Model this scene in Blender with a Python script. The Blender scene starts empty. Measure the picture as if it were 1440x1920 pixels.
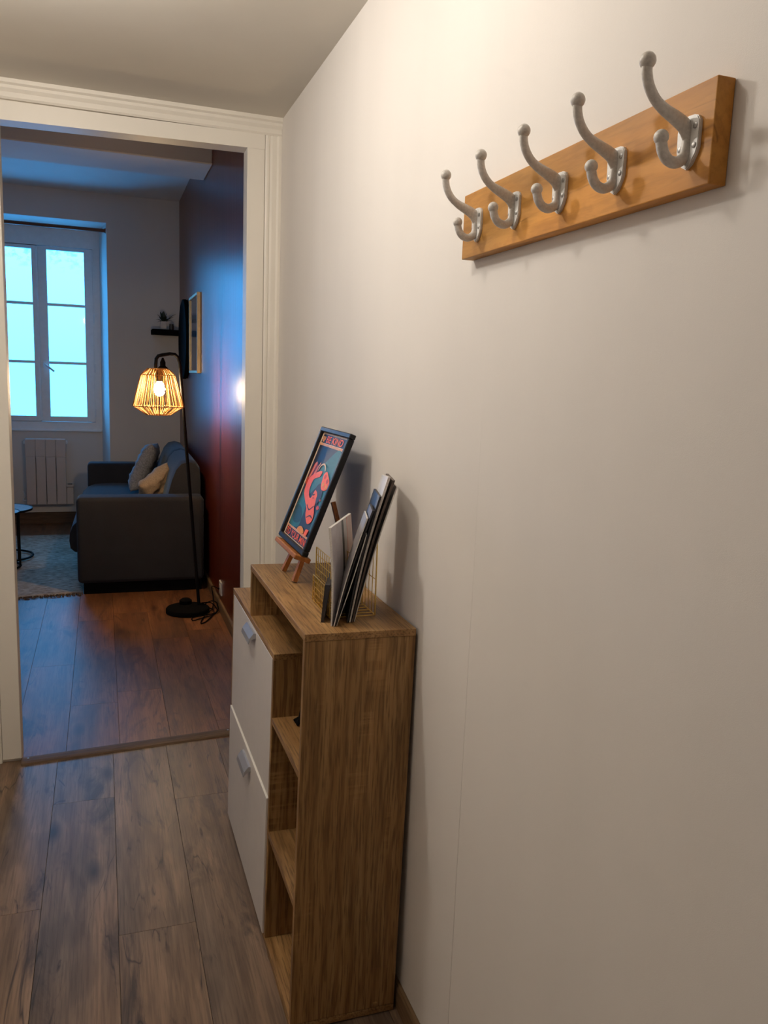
import bpy, bmesh, math, random
from mathutils import Vector, Matrix
random.seed(7)
C = bpy.context.scene.collection
SC = bpy.context.scene
PI = math.pi

# ------------------------------------------------------------------ camera
cam = bpy.data.cameras.new('camera'); cam_o = bpy.data.objects.new('camera', cam); C.objects.link(cam_o)
R_ = ((0.94383, -0.32834, 0.03717), (-0.01819, -0.16396, -0.98630), (0.32994, 0.93022, -0.16073))
right, down, fwd = (Vector(v).normalized() for v in R_)
m = Matrix.Identity(4)
for i in range(3):
    m[i][0] = right[i]; m[i][1] = -down[i]; m[i][2] = -fwd[i]
m[2][3] = 1.38
cam_o.matrix_world = m
cam.sensor_fit = 'VERTICAL'; cam.sensor_height = 36; cam.lens = 36 * 1500 / 1920
cam.clip_start = 0.02
SC.camera = cam_o

# ------------------------------------------------------------------ world (dusk-blue daylight against warm lamps)
w = bpy.data.worlds.new('world'); SC.world = w; w.use_nodes = True
nt = w.node_tree; bg = nt.nodes['Background']
tc = nt.nodes.new('ShaderNodeTexCoord'); sx = nt.nodes.new('ShaderNodeSeparateXYZ'); rp = nt.nodes.new('ShaderNodeValToRGB')
nt.links.new(tc.outputs['Generated'], sx.inputs[0]); nt.links.new(sx.outputs[2], rp.inputs[0]); nt.links.new(rp.outputs[0], bg.inputs[0])
rp.color_ramp.elements[0].position = 0.0; rp.color_ramp.elements[0].color = (0.46, 4.0, 9.8, 1)
rp.color_ramp.elements[1].position = 0.25; rp.color_ramp.elements[1].color = (0.72, 5.0, 11.5, 1)
bg.inputs[1].default_value = 1.0

# ------------------------------------------------------------------ lights
def area(name, loc, rot, size, power, color, shape='DISK', size_y=None):
    l = bpy.data.lights.new(name, 'AREA'); l.shape = shape; l.size = size
    if size_y: l.size_y = size_y
    l.energy = power; l.color = color
    o = bpy.data.objects.new(name, l); C.objects.link(o); o.location = loc; o.rotation_euler = rot
    return o
for lx, ly, le in ((0.06, 1.14, 6.2), (-0.20, 1.76, 18.0)):     # the two bulbs of the hall ceiling fitting, above the frame
    pl_ = bpy.data.lights.new('hall_ceiling_bulb', 'POINT'); pl_.energy = le; pl_.color = (1.0, 0.93, 0.84); pl_.shadow_soft_size = 0.05
    hall_lamp = bpy.data.objects.new('hall_ceiling_bulb', pl_); C.objects.link(hall_lamp); hall_lamp.location = (lx, ly, 2.15)
# daylight sampling helper of the renderer at the window opening (adds no light of its own)
por = area('window_portal', (-0.49, 7.95, 1.72), (-PI / 2, 0, 0), 1.0, 1, (1, 1, 1), 'RECTANGLE', 1.72)
por.data.cycles.is_portal = True
BULB_STRENGTH = 540

vs = SC.view_settings
vs.view_transform = 'Standard'; vs.look = 'None'; vs.gamma = 1; vs.use_curve_mapping = False
vs.exposure = 0.0
try:
    SC.cycles.use_denoising = True
    SC.cycles.sample_clamp_indirect = 8
    SC.cycles.max_bounces = 10; SC.cycles.diffuse_bounces = 5
    SC.cycles.transparent_max_bounces = 12
except Exception:
    pass

# ------------------------------------------------------------------ materials
def lin(c):
    return tuple((x / 255 / 12.92 if x / 255 <= 0.04045 else ((x / 255 + 0.055) / 1.055) ** 2.4) for x in c)

class N:
    def __init__(s, name):
        s.m = bpy.data.materials.new(name); s.m.use_nodes = True
        s.t = s.m.node_tree; s.b = s.t.nodes['Principled BSDF']; s.out = s.t.nodes['Material Output']
    def n(s, typ, **kw):
        x = s.t.nodes.new(typ)
        for k, v in kw.items(): setattr(x, k, v)
        return x
    def l(s, a, b): s.t.links.new(a, b)
    def coords(s, scale, rand=0.0):
        tc = s.n('ShaderNodeTexCoord'); mp = s.n('ShaderNodeMapping'); mp.inputs['Scale'].default_value = scale
        s.l(tc.outputs['Object'], mp.inputs[0])
        if rand:
            oi = s.n('ShaderNodeObjectInfo'); mu = s.n('ShaderNodeMath', operation='MULTIPLY'); mu.inputs[1].default_value = rand
            s.l(oi.outputs['Random'], mu.inputs[0])
            cb = s.n('ShaderNodeCombineXYZ')
            for i in range(3): s.l(mu.outputs[0], cb.inputs[i])
            s.l(cb.outputs[0], mp.inputs['Location'])
        return mp.outputs[0]
    def noise(s, vec, scale=1.0, detail=4, rough=0.55, dist=0.0):
        x = s.n('ShaderNodeTexNoise'); x.inputs['Scale'].default_value = scale; x.inputs['Detail'].default_value = detail
        x.inputs['Roughness'].default_value = rough; x.inputs['Distortion'].default_value = dist
        s.l(vec, x.inputs['Vector']); return x.outputs['Fac']
    def ramp(s, fac, *stops):
        x = s.n('ShaderNodeValToRGB'); e = x.color_ramp.elements
        while len(e) < len(stops): e.new(0.5)
        for el, (p, c) in zip(e, stops):
            el.position = p; el.color = (*c, 1) if len(c) == 3 else c
        s.l(fac, x.inputs[0]); return x.outputs[0]
    def mix(s, fac, a, b, mode='MIX'):
        x = s.n('ShaderNodeMix', data_type='RGBA', blend_type=mode)
        for v, i in ((fac, 0), (a, 6), (b, 7)):
            if hasattr(v, 'is_output'): s.l(v, x.inputs[i])
            else: x.inputs[i].default_value = v if i == 0 else (*v, 1)
        return x.outputs[2]
    def bump(s, h, strength=0.2, dist=0.002):
        x = s.n('ShaderNodeBump'); x.inputs['Strength'].default_value = strength; x.inputs['Distance'].default_value = dist
        s.l(h, x.inputs['Height']); s.l(x.outputs[0], s.b.inputs['Normal'])
    def base(s, v):
        if hasattr(v, 'is_output'): s.l(v, s.b.inputs['Base Color'])
        else: s.b.inputs['Base Color'].default_value = (*v, 1)
    def set(s, **kw):
        for k, v in kw.items(): s.b.inputs[k.replace('_', ' ')].default_value = v
        return s

def plain(name, col, rough=0.5, metal=0.0, var=0.08, scale=30, bump=0.05, spec=0.5):
    k = N(name); c = k.coords((1, 1, 1)); f = k.noise(c, scale, 4)
    k.base(k.ramp(f, (0.3, tuple(x * (1 - var) for x in col)), (0.7, tuple(min(1, x * (1 + var)) for x in col))))
    if bump: k.bump(f, bump, 0.001)
    k.set(Roughness=rough, Metallic=metal); k.b.inputs['Specular IOR Level'].default_value = spec
    return k.m

def wall_paint(name, col, rough=0.75, grain=900, streak=True, bump=0.12):
    k = N(name); c = k.coords((1, 1, 1))
    big = k.noise(k.coords((1.6, 1.6, 0.5)), 1.5, 3); fine = k.noise(c, grain, 2)
    a = k.ramp(big, (0.3, tuple(x * 0.95 for x in col)), (0.7, tuple(min(1, x * 1.03) for x in col)))
    k.base(a); k.set(Roughness=rough)
    med = k.noise(k.coords((14, 14, 3.5)), 6, 3)
    ad = k.n('ShaderNodeMath', operation='ADD'); k.l(fine, ad.inputs[0]); k.l(med, ad.inputs[1])
    k.bump(ad.outputs[0], bump, 0.0012); return k.m

def wood(name, axis, dark, light, *, tiger=0.0, along=1.6, across=26, fine=260, rough=0.45, rand=0.0, pores=0.5, knots=0.0, bump=0.15, rings=0.0, knotcol=None, big=2.2, spec=0.4):
    """grain running along the given axis, in object coordinates"""
    k = N(name)
    def sc(a, b): return tuple(a if i == axis else b for i in range(3))
    g = k.noise(k.coords(sc(along, across), rand), 1.0, 5, 0.6, 0.6)
    f = k.noise(k.coords(sc(along * 6, fine), rand * 1.7), 1.0, 3, 0.6)
    b = k.noise(k.coords(sc(along * 0.6, across * 0.16), rand * 0.7), big, 3)
    mid = tuple((x + y) / 2 for x, y in zip(dark, light))
    col = k.ramp(g, (0.28, dark), (0.5, mid), (0.72, light))
    col = k.mix(k.ramp(f, (0.38, (pores,) * 3), (0.52, (0, 0, 0))), col, tuple(x * 0.45 for x in dark))
    shade = k.ramp(b, (0.3, (0.70, 0.70, 0.70)), (0.7, (1.12, 1.10, 1.08)))
    col = k.mix(1.0, col, shade, 'MULTIPLY')
    if tiger:
        tg = k.noise(k.coords(sc(95, 5)), 1.0, 2, 0.5, 0.3); mk = k.noise(k.coords(sc(2.2, 9)), 1.0, 2)
        mm = k.n('ShaderNodeMath', operation='MULTIPLY'); k.l(k.ramp(tg, (0.48, (0, 0, 0)), (0.62, (tiger,) * 3)), mm.inputs[0]); k.l(k.ramp(mk, (0.54, (0, 0, 0)), (0.66, (1, 1, 1))), mm.inputs[1])
        col = k.mix(mm.outputs[0], col, tuple(min(1, x * 1.25) for x in light))
    if rings:
        wv = k.n('ShaderNodeTexWave', wave_type='BANDS', bands_direction='XYZ'[(axis + 1) % 3])
        wv.inputs['Scale'].default_value = 5; wv.inputs['Distortion'].default_value = 9; wv.inputs['Detail'].default_value = 2; wv.inputs['Detail Scale'].default_value = 0.7
        k.l(k.coords(sc(along * 0.5, 2.2), rand), wv.inputs['Vector'])
        col = k.mix(k.ramp(wv.outputs['Fac'], (0.0, (rings,) * 3), (0.35, (0, 0, 0))), col, tuple(x * 0.6 for x in dark))
    if knots:
        wm = k.noise(k.coords(sc(0.9, 4.0), rand * 1.3), 1.0, 3)
        col = k.mix(1.0, col, k.ramp(wm, (0.35, (0.80, 0.80, 0.84)), (0.6, (1.16, 1.04, 0.95))), 'MULTIPLY')
        kn = k.noise(k.coords(sc(1.5, 7.5), rand * 2.3), 1.0, 5, 0.66, 1.8)
        kc = knotcol or tuple(x * 0.3 for x in dark)
        col = k.mix(k.ramp(kn, (0.53, (0, 0, 0)), (0.68, (knots,) * 3)), col, kc)
        ck = k.noise(k.coords(sc(1.1, 8.5), rand * 1.9), 1.0, 3, 0.5, 0.8)
        cm = k.n('ShaderNodeMath', operation='MULTIPLY'); k.l(k.ramp(ck, (0.490, (0, 0, 0)), (0.5, (knots,) * 3), (0.510, (0, 0, 0))), cm.inputs[0]); k.l(k.ramp(kn, (0.46, (0, 0, 0)), (0.54, (1, 1, 1))), cm.inputs[1])
        col = k.mix(cm.outputs[0], col, tuple(x * 0.6 for x in kc))
        vo = k.n('ShaderNodeTexVoronoi'); vo.inputs['Scale'].default_value = 1.0; vo.inputs['Randomness'].default_value = 1.0
        k.l(k.coords(sc(2.6, 7.0), rand * 3.1), vo.inputs['Vector'])
        col = k.mix(k.ramp(vo.outputs['Distance'], (0.05, (min(1, knots * 1.15),) * 3), (0.20, (0, 0, 0))), col, kc)
    k.base(col); k.set(Roughness=rough); k.b.inputs['Specular IOR Level'].default_value = spec; k.bump(f, bump, 0.0008)
    return k.m

def fabric(name, col, var=0.25, scale=420, rough=0.95, sheen=0.0):
    k = N(name); c = k.coords((1, 1, 1)); f = k.noise(c, scale, 2, 0.6); g = k.noise(c, 9, 3)
    a = k.ramp(f, (0.3, tuple(x * (1 - var) for x in col)), (0.7, tuple(min(1, x * (1 + var)) for x in col)))
    k.base(k.mix(1.0, a, k.ramp(g, (0.3, (0.9,) * 3), (0.7, (1.06,) * 3)), 'MULTIPLY'))
    k.set(Roughness=rough); k.b.inputs['Specular IOR Level'].default_value = 0.2; k.b.inputs['Sheen Weight'].default_value = sheen; k.b.inputs['Sheen Roughness'].default_value = 0.35; k.b.inputs['Sheen Tint'].default_value = (0.55, 0.72, 1.0, 1)  # blue sheen tint puts the window's daylight into the cloth colour
    k.bump(f, 0.35, 0.0015); return k.m

def emit(name, col, st):
    k = N(name); k.base((0, 0, 0)); k.b.inputs['Emission Color'].default_value = (*col, 1); k.b.inputs['Emission Strength'].default_value = st
    return k.m

M = {}
M['hall_wall'] = wall_paint('hall_wall_paint', (0.755, 0.715, 0.675))
M['white_wall'] = wall_paint('living_wall_paint', (0.70, 0.67, 0.65))
M['ceiling'] = wall_paint('ceiling_paint', (0.66, 0.62, 0.55), bump=0.03)
M['trim'] = wall_paint('trim_paint', (0.80, 0.75, 0.665), rough=0.42, bump=0.08)
def red_paint():
    k = N('red_gloss_paint')
    f = k.noise(k.coords((30, 30, 1.6)), 1.0, 4); g = k.noise(k.coords((1, 1, 1)), 170, 3); b = k.noise(k.coords((1, 1, 0.3)), 2.5, 3)
    k.base(k.ramp(b, (0.3, (0.120, 0.017, 0.007)), (0.7, (0.155, 0.024, 0.010))))
    ad = k.n('ShaderNodeMath', operation='MULTIPLY_ADD'); ad.inputs[1].default_value = 0.35; k.l(g, ad.inputs[0]); k.l(f, ad.inputs[2])
    k.set(Roughness=0.275); k.b.inputs['Specular IOR Level'].default_value = 0.5
    k.bump(ad.outputs[0], 0.75, 0.002); return k.m
M['red_wall'] = red_paint()
M['hall_plank'] = wood('grey_oak_laminate', 1, (0.115, 0.080, 0.055), (0.285, 0.208, 0.145), along=1.3, across=24, fine=230, rough=0.42, rand=40, pores=0.35, knots=0.85, rings=0.35, knotcol=(0.035, 0.026, 0.022))
M['living_plank'] = wood('brown_oak_laminate', 1, (0.150, 0.062, 0.026), (0.290, 0.132, 0.058), along=1.3, across=22, fine=230, rough=0.44, rand=40, pores=0.35, knots=0.6, rings=0.35, knotcol=(0.05, 0.02, 0.012))
M['subfloor'] = plain('subfloor', (0.03, 0.025, 0.02), 0.9)
OD, OL = (0.235, 0.112, 0.034), (0.445, 0.262, 0.104)
M['oak_z'] = wood('sonoma_oak_upright', 2, OD, OL, along=1.7, across=30, fine=230, pores=0.7, rough=0.5, rings=0.5, tiger=0.5)
M['oak_y'] = wood('sonoma_oak_lengthwise', 1, OD, OL, along=1.7, across=30, fine=230, pores=0.7, rough=0.5, rings=0.3)
M['pine'] = wood('honey_pine', 1, (0.47, 0.215, 0.040), (0.64, 0.345, 0.085), along=2.2, across=20, fine=120, pores=0.2, rough=0.5, spec=0.25, knots=0.55, knotcol=(0.24, 0.09, 0.02), bump=0.1)
M['easel_wood'] = wood('orange_pine', 2, (0.33, 0.105, 0.02), (0.50, 0.19, 0.045), along=8, across=60, fine=400, rough=0.5)
M['rod_wood'] = wood('curtain_rod_wood', 0, (0.16, 0.05, 0.02), (0.26, 0.09, 0.035), along=3, across=80, fine=300)
M['base_wood'] = wood('baseboard_wood', 1, (0.17, 0.10, 0.05), (0.30, 0.19, 0.10), along=1.5, across=40)
M['base_dark'] = wood('dark_baseboard_wood', 0, (0.10, 0.055, 0.03), (0.18, 0.10, 0.055), along=1.5, across=40)
M['bar'] = wood('threshold_wood', 0, (0.11, 0.065, 0.035), (0.20, 0.125, 0.07), along=1.8, across=60, rough=0.6, spec=0.2)
M['door_white'] = plain('white_melamine', (0.66, 0.615, 0.575), 0.42, var=0.02, bump=0.0)
M['door_edge'] = plain('white_edge_band', (0.82, 0.78, 0.70), 0.5, var=0.02)
M['silver'] = plain('satin_silver', (0.48, 0.49, 0.53), 0.42, 0.75, var=0.03)
M['hook'] = plain('pewter_grey_enamel', (0.60, 0.565, 0.52), 0.36, 0.0, var=0.14, scale=260, bump=0.12)
M['plate_white'] = plain('hook_plate_enamel', (0.74, 0.73, 0.71), 0.36, 0.0, var=0.08, scale=200)
M['screw'] = plain('screw_steel', (0.36, 0.35, 0.34), 0.45, 0.8)
M['black_metal'] = plain('black_metal', (0.007, 0.006, 0.006), 0.6, 0.0, spec=0.15)
M['black'] = plain('black_matte', (0.006, 0.0055, 0.0055), 0.9, spec=0.04)
M['black_gloss'] = plain('black_gloss', (0.010, 0.010, 0.012), 0.42, spec=0.3)
M['sofa'] = fabric('grey_sofa_fabric', (0.036, 0.035, 0.040), sheen=0.18)
M['sofa_dark'] = fabric('sofa_base_fabric', (0.03, 0.03, 0.032))
M['pillow_grey'] = fabric('grey_pillow_cloth', (0.30, 0.30, 0.33), 0.3, 90)
M['pillow_beige'] = fabric('beige_pillow_cloth', (0.48, 0.35, 0.24), 0.2, 160)
M['win_white'] = plain('window_lacquer', (0.82, 0.81, 0.81), 0.4, var=0.03)
M['rad_white'] = plain('radiator_enamel', (0.60, 0.52, 0.48), 0.4, var=0.02)
M['brass'] = plain('brass_wire', (0.72, 0.50, 0.14), 0.35, 0.9)
M['gold'] = plain('pale_gold_frame', (0.62, 0.47, 0.27), 0.35, 0.4)
M['table_top'] = plain('grey_table_top', (0.34, 0.36, 0.38), 0.22)
M['leaf'] = plain('plant_leaf', (0.022, 0.034, 0.02), 0.5)
M['pot'] = plain('white_ceramic', (0.6, 0.58, 0.6), 0.4)
M['pot_dark'] = plain('dark_ceramic', (0.05, 0.045, 0.05), 0.4)
M['socket'] = plain('white_plastic', (0.66, 0.63, 0.6), 0.4, var=0.02)
M['cord_lamp'] = None
def shade_cord():
    k = N('twisted_paper_cord'); f = k.noise(k.coords((1, 1, 1)), 260, 2)
    k.base(k.ramp(f, (0.3, (0.24, 0.115, 0.03)), (0.7, (0.46, 0.25, 0.08))))
    k.set(Roughness=0.8)
    tr = k.n('ShaderNodeBsdfTranslucent'); tr.inputs[0].default_value = (0.80, 0.52, 0.20, 1)
    mx = k.n('ShaderNodeMixShader'); mx.inputs[0].default_value = 0.10
    k.l(k.b.outputs[0], mx.inputs[1]); k.l(tr.outputs[0], mx.inputs[2]); k.l(mx.outputs[0], k.out.inputs[0])
    return k.m
M['shade'] = shade_cord()
M['bulb'] = emit('bulb_glow', (1.0, 0.72, 0.40), BULB_STRENGTH)
def glass():
    k = N('window_glass'); t = k.t
    tr = k.n('ShaderNodeBsdfTransparent'); tr.inputs[0].default_value = (0.95, 0.98, 0.98, 1)
    gl = k.n('ShaderNodeBsdfGlossy'); gl.inputs['Roughness'].default_value = 0.03
    lw = k.n('ShaderNodeLayerWeight'); lw.inputs[0].default_value = 0.15
    mx = k.n('ShaderNodeMixShader'); k.l(lw.outputs['Fresnel'], mx.inputs[0]); k.l(tr.outputs[0], mx.inputs[1]); k.l(gl.outputs[0], mx.inputs[2])
    df = k.n('ShaderNodeBsdfDiffuse'); df.inputs[0].default_value = (0.35, 0.42, 0.40, 1)
    # grime towards the top of the panes
    tc = k.n('ShaderNodeTexCoord'); sp = k.n('ShaderNodeSeparateXYZ'); k.l(tc.outputs['Object'], sp.inputs[0])
    band = k.ramp(sp.outputs[2], (0.0, (0, 0, 0)), (1.0, (1, 1, 1)))
    mr = k.n('ShaderNodeMapRange'); mr.inputs[1].default_value = 2.20; mr.inputs[2].default_value = 2.36; k.l(sp.outputs[2], mr.inputs[0])
    nz = k.noise(k.coords((16, 1, 22)), 1.0, 4)
    mm = k.n('ShaderNodeMath', operation='MULTIPLY'); k.l(mr.outputs[0], mm.inputs[0]); k.l(k.ramp(nz, (0.5, (0, 0, 0)), (0.7, (0.35,) * 3)), mm.inputs[1])
    m2 = k.n('ShaderNodeMixShader'); k.l(mm.outputs[0], m2.inputs[0]); k.l(mx.outputs[0], m2.inputs[1]); k.l(df.outputs[0], m2.inputs[2])
    k.l(m2.outputs[0], k.out.inputs[0]); return k.m
M['glass'] = glass()
def pic_glass(name, rough=0.12):
    k = N(name); k.base((0.06, 0.06, 0.07)); k.set(Roughness=rough); return k.m
M['picture'] = pic_glass('picture_print')
def rug_mat():
    k = N('woven_jute'); f = k.noise(k.coords((22, 75, 1)), 1.0, 4); g = k.noise(k.coords((1, 1, 1)), 3.0, 3)
    a = k.ramp(f, (0.30, (0.20, 0.14, 0.10)), (0.5, (0.46, 0.37, 0.29)), (0.7, (0.66, 0.57, 0.48)))
    k.base(k.mix(1.0, a, k.ramp(g, (0.3, (0.8, 0.74, 0.68)), (0.7, (1.05, 1.05, 1.05))), 'MULTIPLY')); k.set(Roughness=0.95); k.bump(f, 0.8, 0.01)
    return k.m
M['rug'] = rug_mat()
M['fringe'] = fabric('jute_fringe', (0.14, 0.09, 0.055), 0.4, 200)

# ------------------------------------------------------------------ mesh helpers
def tag(o, label=None, cat=None, group=None, kind=None):
    if label: o['label'] = label
    if cat: o['category'] = cat
    if group: o['group'] = group
    if kind: o['kind'] = kind
    return o
def obj(name, bm, mt, parent=None, smooth=False, angle=None):
    me = bpy.data.meshes.new(name)
    bmesh.ops.recalc_face_normals(bm, faces=bm.faces)
    bm.to_mesh(me); bm.free()
    for x in (mt if isinstance(mt, (list, tuple)) else [mt]): me.materials.append(x)
    if smooth:
        me.polygons.foreach_set('use_smooth', [True] * len(me.polygons))
        try: me.set_sharp_from_angle(angle=math.radians(angle or 40))
        except Exception: pass
    o = bpy.data.objects.new(name, me); C.objects.link(o)
    if parent: o.parent = parent
    return o
def empty(name, loc=(0, 0, 0), rot=(0, 0, 0)):
    o = bpy.data.objects.new(name, None); C.objects.link(o); o.location = loc; o.rotation_euler = rot; o.empty_display_size = 0.05
    return o
def copy_tree(o, parent=None):
    c = o.copy(); C.objects.link(c); c.parent = parent
    for ch in list(o.children): copy_tree(ch, c)
    return c
def box(bm, x0, x1, y0, y1, z0, z1, bev=0.0, seg=1, mat=0, mtx=None):
    t = bmesh.new()
    bmesh.ops.create_cube(t, size=1.0, matrix=Matrix.Translation(((x0 + x1) / 2, (y0 + y1) / 2, (z0 + z1) / 2)) @ Matrix.Diagonal((abs(x1 - x0), abs(y1 - y0), abs(z1 - z0), 1)))
    if bev: bmesh.ops.bevel(t, geom=t.edges[:], offset=bev, segments=seg, affect='EDGES', profile=0.5)
    return merge(bm, t, mat, mtx)
def merge(bm, t, mat=0, mtx=None):
    if mtx is not None: bmesh.ops.transform(t, matrix=mtx, verts=t.verts)
    mp = {v: bm.verts.new(v.co) for v in t.verts}
    for f in t.faces:
        try:
            nf = bm.faces.new([mp[v] for v in f.verts]); nf.material_index = mat; nf.smooth = f.smooth
        except ValueError: pass
    t.free(); return bm
def prism(bm, pts, axis, a, b, mat=0):
    """extrude a 2-D outline along an axis: pts are the other two coordinates in xyz order"""
    def P(p, t):
        q = list(p); q.insert(axis, t); return q
    lo = [bm.verts.new(P(p, a)) for p in pts]; hi = [bm.verts.new(P(p, b)) for p in pts]
    n = len(pts)
    for f in ([lo[::-1], hi] + [[lo[i], lo[(i + 1) % n], hi[(i + 1) % n], hi[i]] for i in range(n)]):
        bm.faces.new(f).material_index = mat
    return bm
def tube(bm, path, rad, seg=10, cap=True, wide=1.0, ref=(0, 1, 0), mat=0, closed=False):
    WD = wide if isinstance(wide, (list, tuple)) else [wide] * len(path)
    """tube with a radius per point; wide scales the section along ref"""
    P = [Vector(p) for p in path]; n = len(P)
    R = rad if isinstance(rad, (list, tuple)) else [rad] * n
    ref = Vector(ref); rings = []
    for i, p in enumerate(P):
        if closed: d = P[(i + 1) % n] - P[i - 1]
        else: d = P[min(i + 1, n - 1)] - P[max(i - 1, 0)]
        d.normalize()
        a = ref - d * ref.dot(d)
        if a.length < 1e-3: a = Vector((1, 0, 0)) - d * d.x
        if a.length < 1e-3: a = Vector((0, 0, 1)) - d * d.z
        a.normalize(); b = d.cross(a)
        rings.append([bm.verts.new(p + a * (math.cos(t) * R[i] * WD[i]) + b * (math.sin(t) * R[i])) for t in (2 * PI * k / seg for k in range(seg))])
    for i in range(n if closed else n - 1):
        r0, r1 = rings[i], rings[(i + 1) % n]
        for k in range(seg):
            f = bm.faces.new((r0[k], r0[(k + 1) % seg], r1[(k + 1) % seg], r1[k])); f.material_index = mat
    if cap and not closed:
        bm.faces.new(rings[0][::-1]).material_index = mat; bm.faces.new(rings[-1]).material_index = mat
    return bm
def lathe(bm, prof, seg=32, c=(0, 0, 0), axis='z', cap=True, mat=0):
    rings = []
    for r, h in prof:
        ring = []
        for k in range(seg):
            t = 2 * PI * k / seg; a, b = r * math.cos(t), r * math.sin(t)
            v = (a, b, h) if axis == 'z' else ((h, a, b) if axis == 'x' else (a, h, b))
            ring.append(bm.verts.new((v[0] + c[0], v[1] + c[1], v[2] + c[2])))
        rings.append(ring)
    for r0, r1 in zip(rings, rings[1:]):
        for k in range(seg): bm.faces.new((r0[k], r0[(k + 1) % seg], r1[(k + 1) % seg], r1[k])).material_index = mat
    if cap: bm.faces.new(rings[0][::-1]).material_index = mat; bm.faces.new(rings[-1]).material_index = mat
    return bm
def ball(bm, c, r, seg=14, sz=(1, 1, 1), mat=0):
    t = bmesh.new(); bmesh.ops.create_uvsphere(t, u_segments=seg, v_segments=max(6, seg // 2 + 1), radius=r)
    return merge(bm, t, mat, Matrix.Translation(c) @ Matrix.Diagonal((*sz, 1)))
def smooth_path(pts, sub=6, closed=False):
    P = [Vector(p) for p in pts]; out = []; n = len(P)
    for i in range(n if closed else n - 1):
        p0 = P[i - 1] if (i or closed) else P[0]; p1 = P[i]; p2 = P[(i + 1) % n]; p3 = P[(i + 2) % n] if (closed or i + 2 < n) else P[-1]
        for k in range(sub):
            t = k / sub
            out.append(0.5 * ((2 * p1) + (p2 - p0) * t + (2 * p0 - 5 * p1 + 4 * p2 - p3) * t * t + (3 * p1 - p0 - 3 * p2 + p3) * t ** 3))
    if not closed: out.append(P[-1])
    return out
def struct(name, bm, mt, label, cat, smooth=False):
    return tag(obj(name, bm, mt, None, smooth), label, cat, None, 'structure')

# ------------------------------------------------------------------ key dimensions (metres; camera stands at the origin, 1.38 m up)
WX = 0.607      # right wall of the hall
DY = 2.923      # hall face of the doorway wall
DY2 = 2.998
RX = 0.645      # red wall of the living room
FY = 7.285      # far wall of the living room
JL, JR = -0.293, 0.488
HC = 2.263      # hall ceiling
LC = 2.815      # living-room ceiling
LXL = -1.95  # unseen left wall of the living room, set closer to bounce more light

# ------------------------------------------------------------------ room shell
b = bmesh.new()                     # right wall: two wallpaper sheets with a joint opening towards the floor
ys = 1.232
prism(b, [(-1.0, -0.05), (ys - 0.0011, -0.05), (ys - 0.0011, 0.6), (ys - 0.0001, 1.36), (ys, HC + 0.1), (-1.0, HC + 0.1)], 0, WX, WX + 0.01)
prism(b, [(ys, HC + 0.1), (ys, -0.05), (DY2, -0.05), (DY2, HC + 0.1)], 0, WX, WX + 0.01)
box(b, WX + 0.01, WX + 0.10, -1.0, DY2, -0.05, HC + 0.1)
struct('wall_right', b, M['hall_wall'], 'long cream papered hall wall holding the coat rack', 'wall')
b = bmesh.new(); box(b, -0.95, -0.85, -1.0, DY2, -0.05, HC + 0.1)
struct('wall_left', b, M['hall_wall'], 'cream hall wall opposite the coat rack', 'wall')
b = bmesh.new(); box(b, -0.95, WX + 0.1, -1.1, -1.0, -0.05, HC + 0.1)
struct('wall_back', b, M['hall_wall'], 'cream hall wall at the entrance end', 'wall')
b = bmesh.new(); box(b, -0.95, WX + 0.1, -1.1, DY2, HC, HC + 0.06)
struct('ceiling', b, M['ceiling'], 'low cream ceiling of the hall', 'ceiling')
# doorway partition
b = bmesh.new(); yw = DY + 0.012
prism(b, [(JR, -0.05), (WX + 0.1, -0.05), (WX + 0.1, 2.95), (LXL, 2.95), (LXL, -0.05), (JL, -0.05), (JL, 2.145), (JR, 2.158)], 1, yw, DY2)
struct('wall_doorway', b, M['trim'], 'cream partition wall with the opening into the living room', 'wall')
# casing: flat bands and an outer moulded strip
b = bmesh.new(); prism(b, [(JL - 0.061, 2.145 - 0.001), (JL, 2.145), (JR, 2.158), (JR + 0.061, 2.159), (JR + 0.061, 2.208), (JL - 0.061, 2.200)], 1, DY, yw + 0.002)
struct('trim_1', b, M['trim'], 'flat cream casing board across the top of the doorway', 'trim')
b = bmesh.new(); box(b, JR, JR + 0.061, DY, yw + 0.002, 0.0, 2.159, 0.0015)
struct('trim_2', b, M['trim'], 'flat cream casing board on the cabinet side of the doorway', 'trim')
b = bmesh.new(); box(b, JL - 0.061, JL, DY, yw + 0.002, 0.012, 2.146, 0.0015)
struct('trim_3', b, M['trim'], 'flat cream casing board on the far side of the doorway', 'trim')
def mould(t):                        # (distance from wall face, offset outwards)
    return [(0.0, 0.0), (0.010, 0.0), (0.013, 0.006), (0.013, 0.012), (0.010, 0.015), (0.012, 0.022), (0.012, 0.036), (0.016, 0.042), (0.016, 0.050), (0.0, 0.050)]
b = bmesh.new(); prism(b, [(JR + 0.0625 + o * 1.125, yw - d) for d, o in mould(0)], 2, 0.0, 2.208)
struct('trim_4', b, M['trim'], 'upright moulded cream strip beside the long hall wall', 'trim')
b = bmesh.new(); prism(b, [(JL - 0.0625 - o * 1.02, yw - d) for d, o in mould(0)], 2, 0.0, 2.208)
struct('trim_5', b, M['trim'], 'upright moulded cream strip at the far edge of the doorway', 'trim')
b = bmesh.new()
crown = [(yw, HC + 0.001), (yw - 0.034, HC + 0.001), (yw - 0.034, HC - 0.012), (yw - 0.026, HC - 0.017), (yw - 0.026, HC - 0.026), (yw - 0.018, HC - 0.036), (yw - 0.018, HC - 0.050), (yw - 0.013, HC - 0.056), (yw, HC - 0.056)]
prism(b, crown, 0, -0.85, WX - 0.0005)
struct('trim_6', b, M['trim'], 'stepped cream crown moulding under the hall ceiling', 'trim')

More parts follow.
